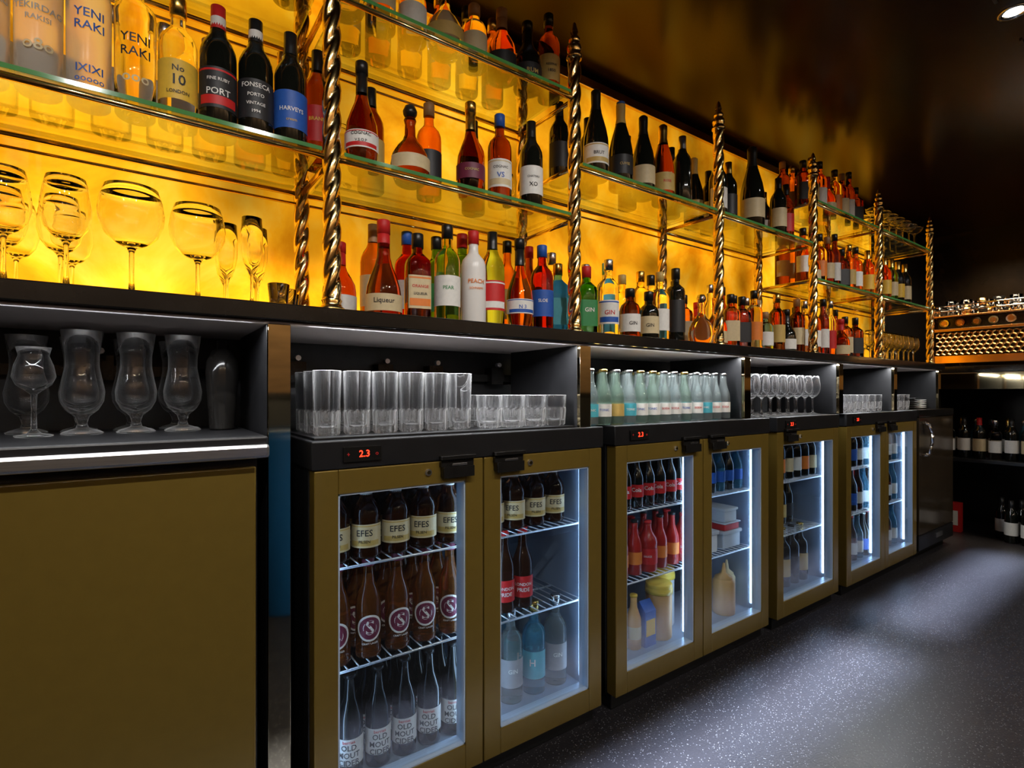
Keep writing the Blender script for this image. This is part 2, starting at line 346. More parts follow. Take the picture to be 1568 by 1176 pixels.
def glass(kind, x, y, z, s=1., mat='glass'):
    if (kind, mat) not in GM:
        p, seg, cut = GP[kind]; b = MB(); b.lathe(p, mat, seg, cut=cut, cutmat='ncut' if mat == 'nglass' else None); GM[kind, mat] = b.mesh(kind)
    o = bpy.data.objects.new(kind, GM[kind, mat]); scene.collection.objects.link(o); o.location = (x, y, z)
    o.scale = (s, s, s); o.rotation_euler = (0, 0, R.uniform(0, 3)); return o

# ------------------------------------------------------------ room
XL, XR, YB, YW = -2.2, 5.85, -2.6, 1.70
CEIL = 2.45
b = MB(); b.box(XL, XR, YB, YW+.15, -.05, 0, 'floor'); b.obj('floor')
b = MB(); b.box(XL, XR, YB, YW+.15, CEIL, CEIL+.06, 'ceiling'); b.obj('ceiling')
b = MB(); b.box(XL, XR, YW, YW+.12, 0, CEIL, 'black'); b.obj('wall_back')
b = MB(); b.box(XR, XR+.1, YB, YW+.15, 0, CEIL, 'darkwall'); b.obj('wall_right')
b = MB(); b.box(XL-.1, XL, YB, YW+.15, 0, CEIL, 'warmwall'); b.obj('wall_left')
b = MB(); b.box(XL, XR, YB-.1, YB, 0, CEIL, 'warmwall'); b.obj('wall_front')
b = MB(); b.box(XL+.02, 4.52, YW-.02, YW-.002, 1.25, 2.385, 'onyx'); b.obj('onyx_glow_panel')
b = MB(); b.box(XL+.02, 4.54, YW-.035, YW-.001, 2.385, 2.425, 'brass'); b.box(4.52, 4.54, YW-.035, YW-.001, 1.25, 2.385, 'brass'); b.obj('trim_1', bevel=.002)

# counter top
b = MB()
b.box(-2.1, 4.47, 1.205, 1.679, 1.215, 1.252, 'blackgloss')
b.box(-2.1, 4.47, 1.222, 1.679, 1.209, 1.2148, 'soffit')
b.obj('back_bar_countertop', bevel=.003)
# niche back
b = MB(); b.box(-2.1, 4.47, 1.655, 1.698, .0, 1.208, 'black'); b.box(-2.1, 4.47, 1.62, 1.655, 1.10, 1.125, 'blackgloss')
for xx in (-.5, -.1, .35, .62, .80, 1.05, 1.5, 2.4):
    b.box(xx, xx+.05, 1.605, 1.655, 1.09, 1.15, 'blackgloss'); b.tube((xx+.025, 1.59, 1.16), (xx+.025, 1.61, 1.16), .008, 'steel')
b.obj('back_bar_rear_panel')
# dividers
for x0 in (.226, 1.131, 2.057, 2.925, 3.64, 4.40):
    b = MB(); z0 = 0 if x0 < .3 else .951
    b.box(x0, x0+.046, 1.222, 1.236, z0, 1.208, 'brassm')
    b.box(x0, x0+.046, 1.2365, 1.60, z0, 1.208, 'black')
    b.obj('brass_divider_panel', bevel=.001)

# left cabinet
cab = empty('gold_cabinet')
b = MB(); b.box(-1.9, .205, 1.226, 1.64, .0, .925, 'black'); b.obj('carcass', cab)
b = MB(); b.box(-.62, .200, 1.206, 1.225, .03, .905, 'olive'); b.box(-1.5, -.63, 1.206, 1.225, .03, .905, 'olive'); b.obj('door_panels', cab, bevel=.003)
b = MB(); b.box(-1.9, .218, 1.178, 1.64, .926, .97, 'black'); b.obj('worktop', cab, bevel=.004)
b = MB(); b.box(-1.9, .219, 1.166, 1.1775, .926, .954, 'steel'); b.obj('steel_edge', cab, bevel=.008)
b = MB(); b.box(-.36, -.345, 1.24, 1.5, .971, 1.207, 'black'); b.obj('black_upright_panel', bevel=.002)

# ------------------------------------------------------------ fridges
YF = 1.208
def fridge(x0, x1, splits):
    f = empty('bar_fridge')
    b = MB()
    b.box(x0, x0+.03, YF+.045, 1.64, .05, .90, 'black'); b.box(x1-.03, x1, YF+.045, 1.64, .05, .90, 'black')
    b.box(x0, x1, 1.60, 1.64, .05, .90, 'black'); b.box(x0, x1, YF+.045, 1.60, .05, .105, 'black')
    b.box(x0-.004, x1+.004, YF-.002, 1.64, .885, .950, 'black')
    b.box(x0+.01, x1-.01, YF+.03, 1.62, 0, .05, 'black')
    b.obj('body', f, bevel=.003)
    b = MB()
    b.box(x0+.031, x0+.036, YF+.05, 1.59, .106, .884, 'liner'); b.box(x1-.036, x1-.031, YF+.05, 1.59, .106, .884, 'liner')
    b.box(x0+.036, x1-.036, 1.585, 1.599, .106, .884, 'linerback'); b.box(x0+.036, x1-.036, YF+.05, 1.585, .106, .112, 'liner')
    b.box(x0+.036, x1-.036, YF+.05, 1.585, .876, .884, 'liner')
    b.obj('liner', f)
    b = MB()
    for z in (.385, .635):
        for yy in (YF+.062, 1.42, 1.575): b.tube((x0+.037, yy, z), (x1-.037, yy, z), .0035, 'wire', 6)
        n = int((x1-x0-.08)/.028)
        for i in range(n+1):
            xx = x0+.04+(x1-x0-.08)*i/n; b.tube((xx, YF+.06, z+.003), (xx, 1.58, z+.003), .0018, 'wire', 4)
    b.obj('wire_shelves', f)
    edges = [x0]+splits+[x1]
    leds = MB()
    for i in range(len(edges)-1):
        a, c = edges[i]+.002, edges[i+1]-.002
        b = MB(); fw = .054
        b.box(a, a+fw, YF, YF+.042, .055, .883, 'olive'); b.box(c-fw, c, YF, YF+.042, .055, .883, 'olive')
        b.box(a+fw, c-fw, YF, YF+.042, .055, .125, 'olive'); b.box(a+fw, c-fw, YF, YF+.042, .826, .883, 'olive')
        b.obj('door_frame', f, bevel=.0025)
        b = MB(); e = .004
        b.box(a+fw, a+fw+e, YF+.004, YF+.044, .125, .826, 'reveal'); b.box(c-fw-e, c-fw, YF+.004, YF+.044, .125, .826, 'reveal')
        b.box(a+fw, c-fw, YF+.004, YF+.044, .125, .129, 'reveal'); b.box(a+fw, c-fw, YF+.004, YF+.044, .822, .826, 'reveal')
        b.obj('door_reveal', f)
        b = MB(); b.box(a+fw+e, c-fw-e, YF+.016, YF+.020, .129, .822, 'pane'); b.obj('door_glass', f)
        # strip lights mounted behind the door stiles
        leds.box(c-fw+.012, c-fw+.030, YF+.052, YF+.062, .14, .82, 'led')
        leds.box(a+fw-.030, a+fw-.012, YF+.052, YF+.062, .14, .82, 'led')
        hx = c-.085 if (i == 0 and len(splits)) else a+.075
        lx = c-.165 if (i == 0 and len(splits)) else a+.155
        if not splits: hx, lx = a+.10, a+.2
        b = MB()
        b.box(hx-.048, hx+.048, YF-.012, YF-.0005, .868, .888, 'blackgloss')
        b.box(hx-.050, hx+.050, YF-.022, YF-.0005, .888, .897, 'blackgloss')
        b.box(hx-.045, hx-.037, YF-.020, YF-.0005, .845, .868, 'blackgloss'); b.box(hx+.037, hx+.045, YF-.020, YF-.0005, .845, .868, 'blackgloss')
        b.box(hx-.045, hx+.045, YF-.022, YF-.016, .841, .869, 'blackgloss')
        b.box(hx-.022, hx+.022, YF-.0235, YF-.022, .872, .878, 'csilver')
        b.obj('door_handle', f, bevel=.0025)
        b = MB(); b.tube((lx, YF+.001, .858), (lx, YF-.005, .858), .0085, 'steel', 16); b.tube((lx, YF-.005, .858), (lx, YF-.007, .858), .005, 'brass', 12); b.obj('door_lock', f)
    leds.obj('led_strips', f)
    b = MB(); tx = x0+.11
    b.box(tx-.045, tx+.045, YF-.008, YF-.003, .900, .934, 'blackgloss')
    b.flat('2.3', .022, 'digits', tx+.004, YF-.0085, .917)
    b.flat('+', .014, 'lred', tx-.034, YF-.0085, .917); b.flat('o', .014, 'lred', tx+.034, YF-.0085, .917)
    b.obj('thermostat', f)
    return f
fridge(.316, 1.213, [.764]); fridge(1.275, 2.222, [1.752]); fridge(2.29, 2.885, []); fridge(2.975, 3.955, [3.465])
# dark glasswasher cabinet
w = empty('glasswasher')
b = MB(); b.box(3.99, 4.65, 1.24, 1.64, .05, .95, 'cupboard'); b.box(4.01, 4.63, 1.26, 1.6, 0, .05, 'black'); b.obj('body', w, bevel=.004)
b = MB(); b.box(3.995, 4.645, YF, 1.239, .16, .90, 'cupboard'); b.box(3.995, 4.645, YF, 1.239, .06, .155, 'black'); b.box(3.99, 4.65, YF-.002, 1.239, .903, .95, 'blackgloss'); b.obj('door', w, bevel=.003)
b = MB(); b.path([(4.06, YF, .66), (4.065, YF-.03, .67), (4.09, YF-.04, .74), (4.09, YF-.04, .80), (4.065, YF-.03, .86), (4.06, YF, .87)], .009, 'chrome', 10); b.obj('handle', w)
b = MB(); b.box(4.3, 4.42, YF-.004, YF, .10, .13, 'steel'); b.obj('badge', w)

# fridge contents: each group one object
def group(name, spec_list, z, pts, jit=.25):
    g = MB()
    for i, (x, y) in enumerate(pts):
        sp = spec_list[i % len(spec_list)]
        g.merge(bottle(*sp[0], **sp[1])[0], (x, y, z), -math.atan2(x, y)*.8+R.uniform(-jit, jit))
    return g.obj(name)
def grid(x0, x1, n, ys): return [(x0+(x1-x0)*i/max(1, n-1), y) for y in ys for i in range(n)]
ZS = (.112, .3915, .6415)
efes = S('stub', 'brown', 'lblue', 'lcream', (('EFES', .022, .066, 'lblack'), ('PILSEN', .010, .045, 'lblack')), lab2='lgold', neck='lwhite')
hop = S('long', 'lightbrown', 'lred', None, (('@disc', .066, .078, 'lwhite'), ('@disc', .056, .078, 'lpurple'), ('S', .050, .078, 'lwhite'), ('CRAFT LAGER', .0065, .040, 'lwhite')), neck='lpurple')
cid = S('long', 'dark', 'cblack', 'lwhite', (('berries', .011, .093, 'lred'), ('OLD', .019, .079), ('MOUT', .019, .061), ('CIDER', .019, .043)))
prd = S('long', 'brown', 'cblack', 'lred', (('LONDON', .013, .075, 'lwhite'), ('PRIDE', .016, .058, 'lwhite')), neck='lred')
gin1 = S('spirit', 'ice', 'csilver', 'lgrey', (('GIN', .018, .1, 'lwhite'),)); gin2 = S('spirit', 'blue', 'cgold', 'lturq', (('H', .03, .1, 'lwhite'),))
group('lager_bottles', [efes], ZS[2], grid(.395, .715, 5, (1.315, 1.395, 1.475)))
group('craft_beer_bottles', [hop], ZS[1], grid(.40, .715, 5, (1.31, 1.385, 1.46, 1.535)))
group('cider_bottles', [cid], ZS[0], grid(.43, .72, 5, (1.305, 1.38, 1.455, 1.53)))
group('lager_bottles', [efes], ZS[2], grid(.87, 1.11, 4, (1.33, 1.415)))
group('ale_bottles', [prd], ZS[1], [(.84, 1.33), (.915, 1.33), (.985, 1.33), (.88, 1.41), (.95, 1.41), (.86, 1.49)])
group('gin_bottles', [gin1, gin2, gin1], ZS[0], [(.94, 1.33), (1.03, 1.33), (1.12, 1.33), (.86, 1.36), (.98, 1.43), (1.09, 1.43)])
cola = S('small', 'dark', 'lred', 'lred', (('Cola', .02, .066, 'lwhite'),)); ket = S('stub', 'redplastic', 'lred', 'lred', (('SAUCE', .010, .06, 'lwhite'),))
ket2 = S('small', 'redplastic', 'cblack', 'lorange', ())
blub = S('small', 'blue', 'cblack', 'lblue', ())
group('cola_bottles', [cola], ZS[2], grid(1.42, 1.80, 7, (1.305, 1.37, 1.435, 1.50)))
group('sauce_bottles', [ket2, ket2, ket], ZS[1], grid(1.42, 1.78, 6, (1.32, 1.40)))
group('soda_bottles', [blub, S('small', 'dark', 'lblue', 'lblue', ())], ZS[2], grid(1.89, 2.15, 5, (1.32, 1.39, 1.46)))
group('red_wine_bottles', [S('long', 'dark', 'cblack', 'lwhite', ()), S('long', 'dark', 'lred', 'lorange', ()), S('long', 'dark', 'cgold', 'lcream', ())], ZS[2]-.0, grid(2.43, 2.82, 6, (1.32, 1.40)))
group('magnum_bottles', [S('long', 'dark', 'cgold', 'lblack', ()), S('long', 'dark', 'cgold', 'lgold', ())], ZS[1], grid(2.60, 2.75, 3, (1.40,)))
group('sparkling_wine_bottles', [S('spirit', 'dark', 'cblack', 'lblack', ()), S('spirit', 'dark', 'cgold', 'lgold', ())], ZS[0], grid(2.50, 2.76, 4, (1.34, 1.43)))
mix = [S('long', 'brown', 'cgold', 'lwhite', ()), S('long', 'dark', 'csilver', 'lblue', ()), S('long', 'red', 'lred', 'lwhite', ()), S('long', 'blue', 'cblack', 'lwhite', ())]
for zz in ZS:
    group('mixed_beer_bottles', mix if zz != ZS[0] else mix[1:], zz, grid(3.22, 3.62, 6, (1.32, 1.40)))
    group('soft_drink_bottles', mix[1:], zz, grid(3.70, 3.88, 3, (1.32, 1.40)))
# tubs / squeezy bottles
def tub(name, x, y, z, r, h, body, lid):
    b = MB(); b.lathe([(0, 0), (r*.95, 0), (r, .005), (r, h*.8), (r*.97, h*.82), (0, h*.82)], body, 28)
    b.lathe([(0, h*.82), (r*1.06, h*.82), (r*1.06, h*.9), (r*1.0, h*.92), (r*1.02, h*.93), (r*1.02, h-.003), (r*.95, h), (0, h)], lid, 28); return b.obj(name, loc=(x, y, z))
tub('sauce_tub', 1.655, 1.34, ZS[0], .050, .21, 'tanp', 'yellowp'); tub('sauce_tub', 1.76, 1.41, ZS[0], .050, .23, 'clearp', 'yellowp')
b = MB(); b.box(-.03, .03, -.03, .03, 0, .13, 'lblue'); b.add([(-.03, -.03, .13), (.03, -.03, .13), (.03, .03, .13), (-.03, .03, .13), (-.03, 0, .165), (.03, 0, .165)], [(0, 1, 5, 4), (2, 3, 4, 5), (1, 2, 5), (3, 0, 4)], 'lblue')
b.box(-.025, .025, -.031, -.0301, .04, .10, 'lyellow'); b.obj('juice_carton', loc=(1.56, 1.33, ZS[0]), bevel=.002)
group('condiment_bottles', [ket2, S('small', 'tanp', 'lyellow', 'lcream', ())], ZS[0], grid(1.40, 1.50, 2, (1.33, 1.42)))
def squeezy(x, y, z, mat, r=.035, h=.16):
    b = MB(); b.lathe([(0, 0), (r, 0), (r*1.03, .006), (r*1.03, h*.8), (r*.85, h*.86), (r*.8, h*.88), (r*.85, h*.9), (.01, h), (.004, h*1.25), (0, h*1.25)], mat, 24); return b.obj('squeezy_bottle', loc=(x, y, z))
squeezy(2.06, 1.32, ZS[0], 'tanp', .045, .17); squeezy(2.145, 1.36, ZS[0], 'lcream'); squeezy(1.95, 1.38, ZS[0], 'clearp')
for k_, (xx, zz, ww, hh, cc) in enumerate(((2.09, ZS[1], .14, .075, 'clearp'), (2.09, ZS[1]+.0755, .12, .035, 'lred'), (1.93, ZS[1], .12, .09, 'white'), (2.08, ZS[1]+.111, .10, .06, 'clearp'))):
    b = MB(); b.box(-ww/2*.9, ww/2*.9, -.06, .06, 0, hh*.8, cc); b.box(-ww/2, ww/2, -.066, .066, hh*.8, hh, 'clearp'); b.obj('food_container', loc=(xx, 1.36, zz), bevel=.004)

# ------------------------------------------------------------ shelving
PX = [.375, 1.15, 1.945, 2.75, 3.55, 4.40]; PXL = [-.40, -1.18]
YP, YR = 1.27, 1.555; CT = 1.2525
sh = empty('brass_shelving_unit')
def post_mesh():
    b = MB(); vs = []; n = 24; H0, H1 = .03, .885; rows = 130
    b.lathe([(0, 0), (.030, 0), (.030, .008), (.024, .012), (.021, .02), (.024, .026), (.021, .03), (.02, .034)], 'brass', 24)
    for i in range(rows+1):
        z = H0+(H1-H0)*i/rows; tw = 2*math.pi*(z/.20)
        for j in range(n):
            a = 2*math.pi*j/n; lob = abs(math.cos(1.5*(a-tw)))
            r = .0135+.0085*lob**.7
            vs.append((r*math.cos(a), r*math.sin(a), z))
    b.add(vs, [(i*n+j, i*n+(j+1) % n, (i+1)*n+(j+1) % n, (i+1)*n+j) for i in range(rows) for j in range(n)], 'brass', True)
    b.lathe([(.018, .882), (.026, .888), (.026, .896), (.018, .902), (.022, .91), (.0245, .92), (.022, .93), (.014, .936), (.018, .942), (.019, .95), (.014, .958), (.009, .963), (.013, .972), (.010, .984), (.006, 1.0), (0, 1.008)], 'brass', 20)
    return b.mesh('twisted_post')
pm = post_mesh()
for x in PXL+PX:
    for y in (YP, YR):
        o = bpy.data.objects.new('twisted_post', pm); scene.collection.objects.link(o); o.location = (x, y, CT); o.parent = sh
def shelf(x0, x1, z):
    b = MB(); r = .007
    for y in (YP, YR):
        b.tube((x0, y, z-.012), (x1, y, z-.012), r, 'brass', 10)
        b.tube((x0, y, z-.040), (x1, y, z-.040), r*.6, 'brass', 8) if y == YR else None
    for x in (x0, x1): b.tube((x, YP, z-.012), (x, YR, z-.012), r, 'brass', 10)
    b.obj('shelf_rails', sh)
    b = MB(); b.box(x0+.026, x1-.026, YP-.012, YR+.02, z-.0045, z+.0045, 'shelfglass'); b.obj('glass_shelf', sh)
    b = MB(); b.box(x0+.026, x1-.026, YP-.0135, YP-.0122, z-.0045, z+.0045, 'greenedge'); b.obj('glass_shelf_edge', sh)
A, Bz, C = 1.630, 2.022, 1.803
shelf(-1.18, -.40, A); shelf(-1.18, -.40, Bz); shelf(-.40, .375, A); shelf(-.40, .375, Bz); shelf(.375, 1.15, A); shelf(.375, 1.15, Bz)
shelf(1.15, 1.945, C); shelf(1.945, 2.75, C)
for a, c in ((2.75, 3.55), (3.55, 4.40)): shelf(a, c, A); shelf(a, c, Bz)
A += .005; Bz += .005; C += .005

# ------------------------------------------------------------ bottles on shelves
raki = S('tall', 'frost', 'csilver', None, (('TEKIRDAG', .017, .15, 'lgrey'), ('RAKISI', .014, .13, 'lgrey'), ('o8o', .03, .08, 'lcream')))
raki2 = S('tall', 'clear', 'csilver', None, (('YENI', .026, .150, 'lblack'), ('RAKI', .026, .122, 'lblack'), ('ooo', .03, .07, 'lcream')))
rakif = S('tall', 'frost', 'csilver', None, (('YENI', .024, .17, 'lblue'), ('RAKI', .024, .145, 'lblue'), ('IXIXI', .022, .06, 'lblue'), ('ooooo', .018, .04, 'lblue')))
teq = S('spirit', 'clear', 'cgold', 'lyellow', (('No', .018, .115), ('10', .030, .09), ('LONDON', .010, .065)))
port1 = S('wine', 'dark', 'lred', 'lblack', (('FINE RUBY', .010, .118, 'lwhite'), ("PORT", .020, .09, 'lwhite')), neck='lwhite', lab2='lred')
port2 = S('wine', 'dark', 'cblack', 'lblack', (('FONSECA', .015, .13, 'lwhite'), ('PORTO', .011, .108, 'lwhite'), ('VINTAGE', .010, .088, 'lwhite'), ('1994', .010, .07, 'lwhite')), neck='lwhite')
sherry = S('wine', 'dark', 'cblack', 'lblue', (('HARVEYS', .014, .10, 'lwhite'), ('cream', .010, .075, 'lgold')))
brandy = S('wine', 'deepamber', 'cblack', 'lred', (('BRANDY', .013, .11, 'lyellow'),))
Y1 = 1.36
for n, s_, x in (('raki_bottle', raki, -.235), ('raki_bottle', raki, -.158), ('raki_bottle', rakif, -.082), ('raki_bottle', raki2, -.006), ('gin_bottle', teq, .070), ('port_bottle', port1, .147), ('port_bottle', port2, .2245), ('sherry_bottle', sherry, .302), ('brandy_bottle', brandy, .375)):
    put(n, s_, x, Y1+(.03 if x > .34 else 0), A, .8, .03)
for x in (-.24, -.15, -.05, .05): put('vodka_bottle', S('spirit', 'clear', 'csilver', 'lwhite', ()), x, 1.475, A)
for x, s_ in ((.14, S('spirit', 'pale', 'cwood', 'lcream', ())), (.23, S('spirit', 'amber', 'cblack', 'lcream', ())), (.31, S('slim', 'pale', 'cgold', 'lwhite', ()))): put('liqueur_bottle', s_, x, 1.475, A)
# bay 2 middle shelf
remy = S('cognac', 'deepamber', 'cblack', 'lwhite', (('COGNAC', .012, .085), ('V.S.O.P', .010, .067)), lab2='lred')
put('cognac_bottle', remy, .476, 1.35, A, .8)
put('cognac_bottle', S('decanter', 'deepamber', 'cblack', 'lcream', ()), .617, 1.36, A)
put('rum_bottle', S('spirit', 'amber', 'cwood', 'lblack', ()), .705, 1.42, A)
put('cognac_bottle', S('cognac', 'deepamber', 'cgold', 'lpurple', (('COGNAC', .010, .075, 'lgold'),)), .807, 1.35, A, .8)
put('cognac_bottle', S('wine', 'deepamber', 'cblack', 'lblack', ()), .880, 1.455, A)
put('cognac_bottle', S('spirit', 'deepamber', 'lblue', 'lwhite', (('COGNAC', .011, .11), ('VS', .022, .085, 'lblue')), lab2='lcream'), .912, 1.35, A, .8)
put('cognac_bottle', S('wine', 'dark', 'cblack', 'lwhite', (('CHATEAU', .009, .11), ('XO', .018, .085))), 1.035, 1.35, A, .8)
for i, x in enumerate((.46, 1.02)): glass('snifter_glass', x, 1.47, A, .9)
put('brandy_bottle', S('wine', 'deepamber', 'cblack', 'lgold', ()), .545, 1.47, A)
# top shelf bay 2 (+ bay 1)
tops = [('tequila_bottle', S('decanter', 'pale', 'csilver', 'lwhite', ())), ('rum_bottle', S('spirit', 'pale', 'cblack', 'lcream', ())), ('tequila_bottle', S('apoth', 'clear', 'cgold', 'lwhite', ())),
        ('tequila_bottle', S('decanter', 'clear', 'cwood', 'lgold', ())), ('tequila_bottle', S('apoth', 'pale', 'cwood', 'lcream', ())), ('rum_bottle', S('squat', 'amber', 'cwood', 'lblack', ())), ('rum_bottle', S('squat', 'dark', 'cblack', 'lblack', (('RUM', .02, .045, 'lgold'),))), ('whisky_bottle', S('spirit', 'deepamber', 'cblack', 'lgold', (('RESERVE', .010, .10), ('1850', .014, .08))))]
for (n, s_), x in zip(tops, (.435, .53, .62, .72, .82, .92, 1.02, 1.108)): put(n, s_, x, 1.35, Bz)
for i, x in enumerate((.48, .57, .67, .77, .87, .97)): put('rum_bottle', [S('spirit', 'pale', 'cblack', 'lwhite', ()), S('spirit', 'amber', 'cgold', 'lcream', ())][i % 2], x, 1.48, Bz)
for i, x in enumerate((-.3, -.2, -.1, 0, .1, .2, .3)): put('rum_bottle', [S('spirit', 'pale', 'cblack', 'lwhite', ()), S('squat', 'amber', 'cgold', 'lcream', ())][i % 2], x, 1.38, Bz)
# bay 3, 4: sparkling and wine
for n, s_, x, y in (('champagne_bottle', S('champ', 'dark', 'cblack', 'lwhite', (('BRUT', .016, .08),), lab2='lgold'), 1.315, 1.34),
                    ('champagne_bottle', S('champ', 'dark', 'lgold', 'lblack', (('CUVEE', .013, .08, 'lgold'),), neck='lblue'), 1.452, 1.35),
                    ('champagne_bottle', S('champ', 'dark', 'cblack', 'lcream', ()), 1.588, 1.36), ('champagne_bottle', S('champ', 'deepamber', 'cgold', 'lgold', (('ROSE', .014, .08, 'lred'),)), 1.705, 1.36),
                    ('wine_bottle', S('wine', 'dark', 'csilver', None, ()), 1.815, 1.35), ('wine_bottle', S('wine', 'dark', 'cblack', 'lgold', ()), 1.86, 1.44),
                    ('wine_bottle', S('wine', 'dark', 'cblack', 'lblack', ()), 1.24, 1.45), ('wine_bottle', S('wine', 'dark', 'cblack', 'lblack', ()), 1.40, 1.47), ('wine_bottle', S('wine', 'dark', 'cblack', 'lcream', ()), 1.63, 1.48),
                    ('wine_bottle', S('wine', 'dark', 'cblack', 'lwhite', ()), 2.08, 1.36), ('wine_bottle', S('wine', 'dark', 'cgold', 'lblack', ()), 2.19, 1.38), ('wine_bottle', S('wine', 'dark', 'lred', 'lgold', ()), 2.455, 1.42),
                    ('wine_bottle', S('wine', 'dark', 'cblack', 'lcream', ()), 2.55, 1.34), ('wine_bottle', S('wine', 'deepamber', 'cblack', 'lred', ()), 2.66, 1.36), ('champagne_bottle', S('champ', 'dark', 'lgold', 'lgold', ()), 2.06, 1.47),
                    ('wine_bottle', S('wine', 'dark', 'cblack', 'lwhite', ()), 2.20, 1.49), ('wine_bottle', S('wine', 'dark', 'cblack', 'lred', ()), 2.56, 1.48), ('wine_bottle', S('wine', 'dark', 'cgold', 'lwhite', ()), 2.67, 1.48)):
    put(n, s_, x, y, C)
o = put('champagne_magnum', S('champ', 'dark', 'cblack', 'lcream', ()), 2.335, 1.35, C); o.scale = (1.22, 1.22, 1.25)
# bays 5,6
wk = [('whisky_bottle', S('spirit', 'amber', 'cblack', 'lwhite', ())), ('whisky_bottle', S('square', 'deepamber', 'cblack', 'lblack', ())), ('whisky_bottle', S('spirit', 'deepamber', 'cwood', 'lcream', ())), ('bourbon_bottle', S('squat', 'amber', 'lred', 'lcream', ())),
      ('whisky_bottle', S('spirit', 'amber', 'cgold', 'lgold', ())), ('whisky_bottle', S('slim', 'deepamber', 'cblack', 'lwhite', ())), ('rum_bottle', S('spirit', 'pale', 'cblack', 'lorange', ()))]
for zz in (A, Bz):
    i = 0
    for x in (2.835, 2.925, 3.015, 3.105, 3.195, 3.285, 3.375, 3.465): n, s_ = wk[(i*3+(zz > 1.8)) % 7]; put(n, s_, x, 1.36, zz); i += 1
    for x in (2.85, 2.95, 3.05, 3.15, 3.25, 3.35, 3.45): n, s_ = wk[(i*2) % 7]; put(n, s_, x, 1.475, zz); i += 1
for i, x in enumerate((3.66, 3.77, 3.88, 3.99, 4.10, 4.21, 4.31)):
    for y in (1.33, 1.44): glass('coupe_glass', x, y, Bz)
for i, (x, g_) in enumerate(((3.66, 'amber'), (3.78, 'green'), (3.92, 'amber'), (4.03, 'green'), (4.14, 'dark'), (4.26, 'dark'))):
    put('wine_bottle', S('wine', g_, 'cgold', 'lcream' if i % 2 else 'lyellow', ()), x, 1.37, A)
    put('whisky_bottle', S('spirit', 'amber', 'cblack', 'lwhite', ()), x, 1.48, A)
# counter bay 2
for n, s_, x, y in (('cherry_liqueur_bottle', S('squat', 'deepamber', 'lred', 'lwhite', ()), .452, 1.46), ('liqueur_bottle', S('wine', 'amber', 'cwood', 'lcream', ()), .560, 1.49),
                    ('orange_liqueur_bottle', S('marnier', 'deepamber', 'lred', 'lcream', (('Liqueur', .018, .044, 'lblack'),), neck='lred'), .528, 1.33),
                    ('aperitif_bottle', S('spirit', 'red', 'lblue', 'lwhite', ()), .650, 1.455), ('orange_liqueur_bottle', S('square', 'deepamber', 'cblack', 'lcream', (('ORANGE', .011, .095, 'lred'), ('LIQUEUR', .009, .075)), lab2='lorange'), .628, 1.335),
                    ('melon_liqueur_bottle', S('spirit', 'green', 'cblack', 'lgreen', ()), .745, 1.45), ('pear_liqueur_bottle', S('spirit', 'pale', 'cblack', 'lwhite', (('PEAR', .014, .10, 'lgreen'),)), .718, 1.33),
                    ('absinthe_bottle', S('tall', 'green', 'lred', 'lgreen', ()), .842, 1.46), ('peach_liqueur_bottle', S('spirit', 'white', 'lred', None, (('PEACH', .017, .13, 'lorange'), ('SCHNAPPS', .009, .11, 'lorange'))), .808, 1.335),
                    ('vermouth_bottle', S('wine', 'palegreen', 'cblack', 'lred', (), 'lwhite'), .885, 1.35), ('amaretto_bottle', S('cognac', 'amber', 'cblack', 'lwhite', (('N 3', .016, .07, 'lblue'),), 'lblue'), .974, 1.33),
                    ('liqueur_bottle', S('slim', 'amber', 'cblack', 'lgold', ()), 1.01, 1.45), ('sloe_gin_bottle', S('spirit', 'red', 'lblue', 'lblue', (('SLOE', .014, .1, 'lwhite'),)), 1.068, 1.335), ('liqueur_bottle', S('slim', 'deepamber', 'lred', 'lred', ()), 1.11, 1.46),
                    ('blue_gin_bottle', S('square', 'blue', 'cgold', 'lturq', ()), 1.165, 1.37), ('vodka_bottle', S('tall', 'clear', 'csilver', 'lturq', ()), 1.22, 1.47)):
    put(n, s_, x, y, CT, .7)
# counter bay 3
for n, s_, x, y in (('gin_bottle', S('square', 'green', 'lred', 'lgreen', (('GIN', .02, .09, 'lwhite'),)), 1.27, 1.34), ('gin_bottle', S('spirit', 'green', 'csilver', 'lwhite', ()), 1.36, 1.44), ('vodka_bottle', S('tall', 'clear', 'lturq', 'lturq', (('VODKA', .014, .14, 'lwhite'),)), 1.49, 1.46),
                    ('gin_bottle', S('spirit', 'clear', 'csilver', 'lwhite', (('GIN', .022, .09, 'lred'),), 'lblue'), 1.378, 1.34), ('gin_bottle', S('apoth', 'deepamber', 'cblack', 'lwhite', (('GIN', .018, .06),)), 1.485, 1.335),
                    ('gin_bottle', S('apoth', 'dark', 'cblack', 'lcream', (('GIN', .018, .06),)), 1.59, 1.335), ('gin_bottle', S('spirit', 'clear', 'lgold', 'lwhite', ()), 1.685, 1.36), ('gin_bottle', S('spirit', 'pale', 'lgold', 'lcream', ()), 1.60, 1.48), ('coffee_liqueur_bottle', S('tall', 'dark', 'cblack', 'lblack', ()), 1.785, 1.36),
                    ('gin_bottle', S('tall', 'pale', 'cgold', None, ()), 1.71, 1.48), ('rum_bottle', S('spirit', 'deepamber', 'cblack', 'lcream', ()), 1.87, 1.43), ('vodka_bottle', S('tall', 'clear', 'cblack', 'lturq', ()), 1.80, 1.5), ('tequila_bottle', S('decanter', 'clear', 'csilver', None, ()), 1.95, 1.355)):
    put(n, s_, x, y, CT, .7)
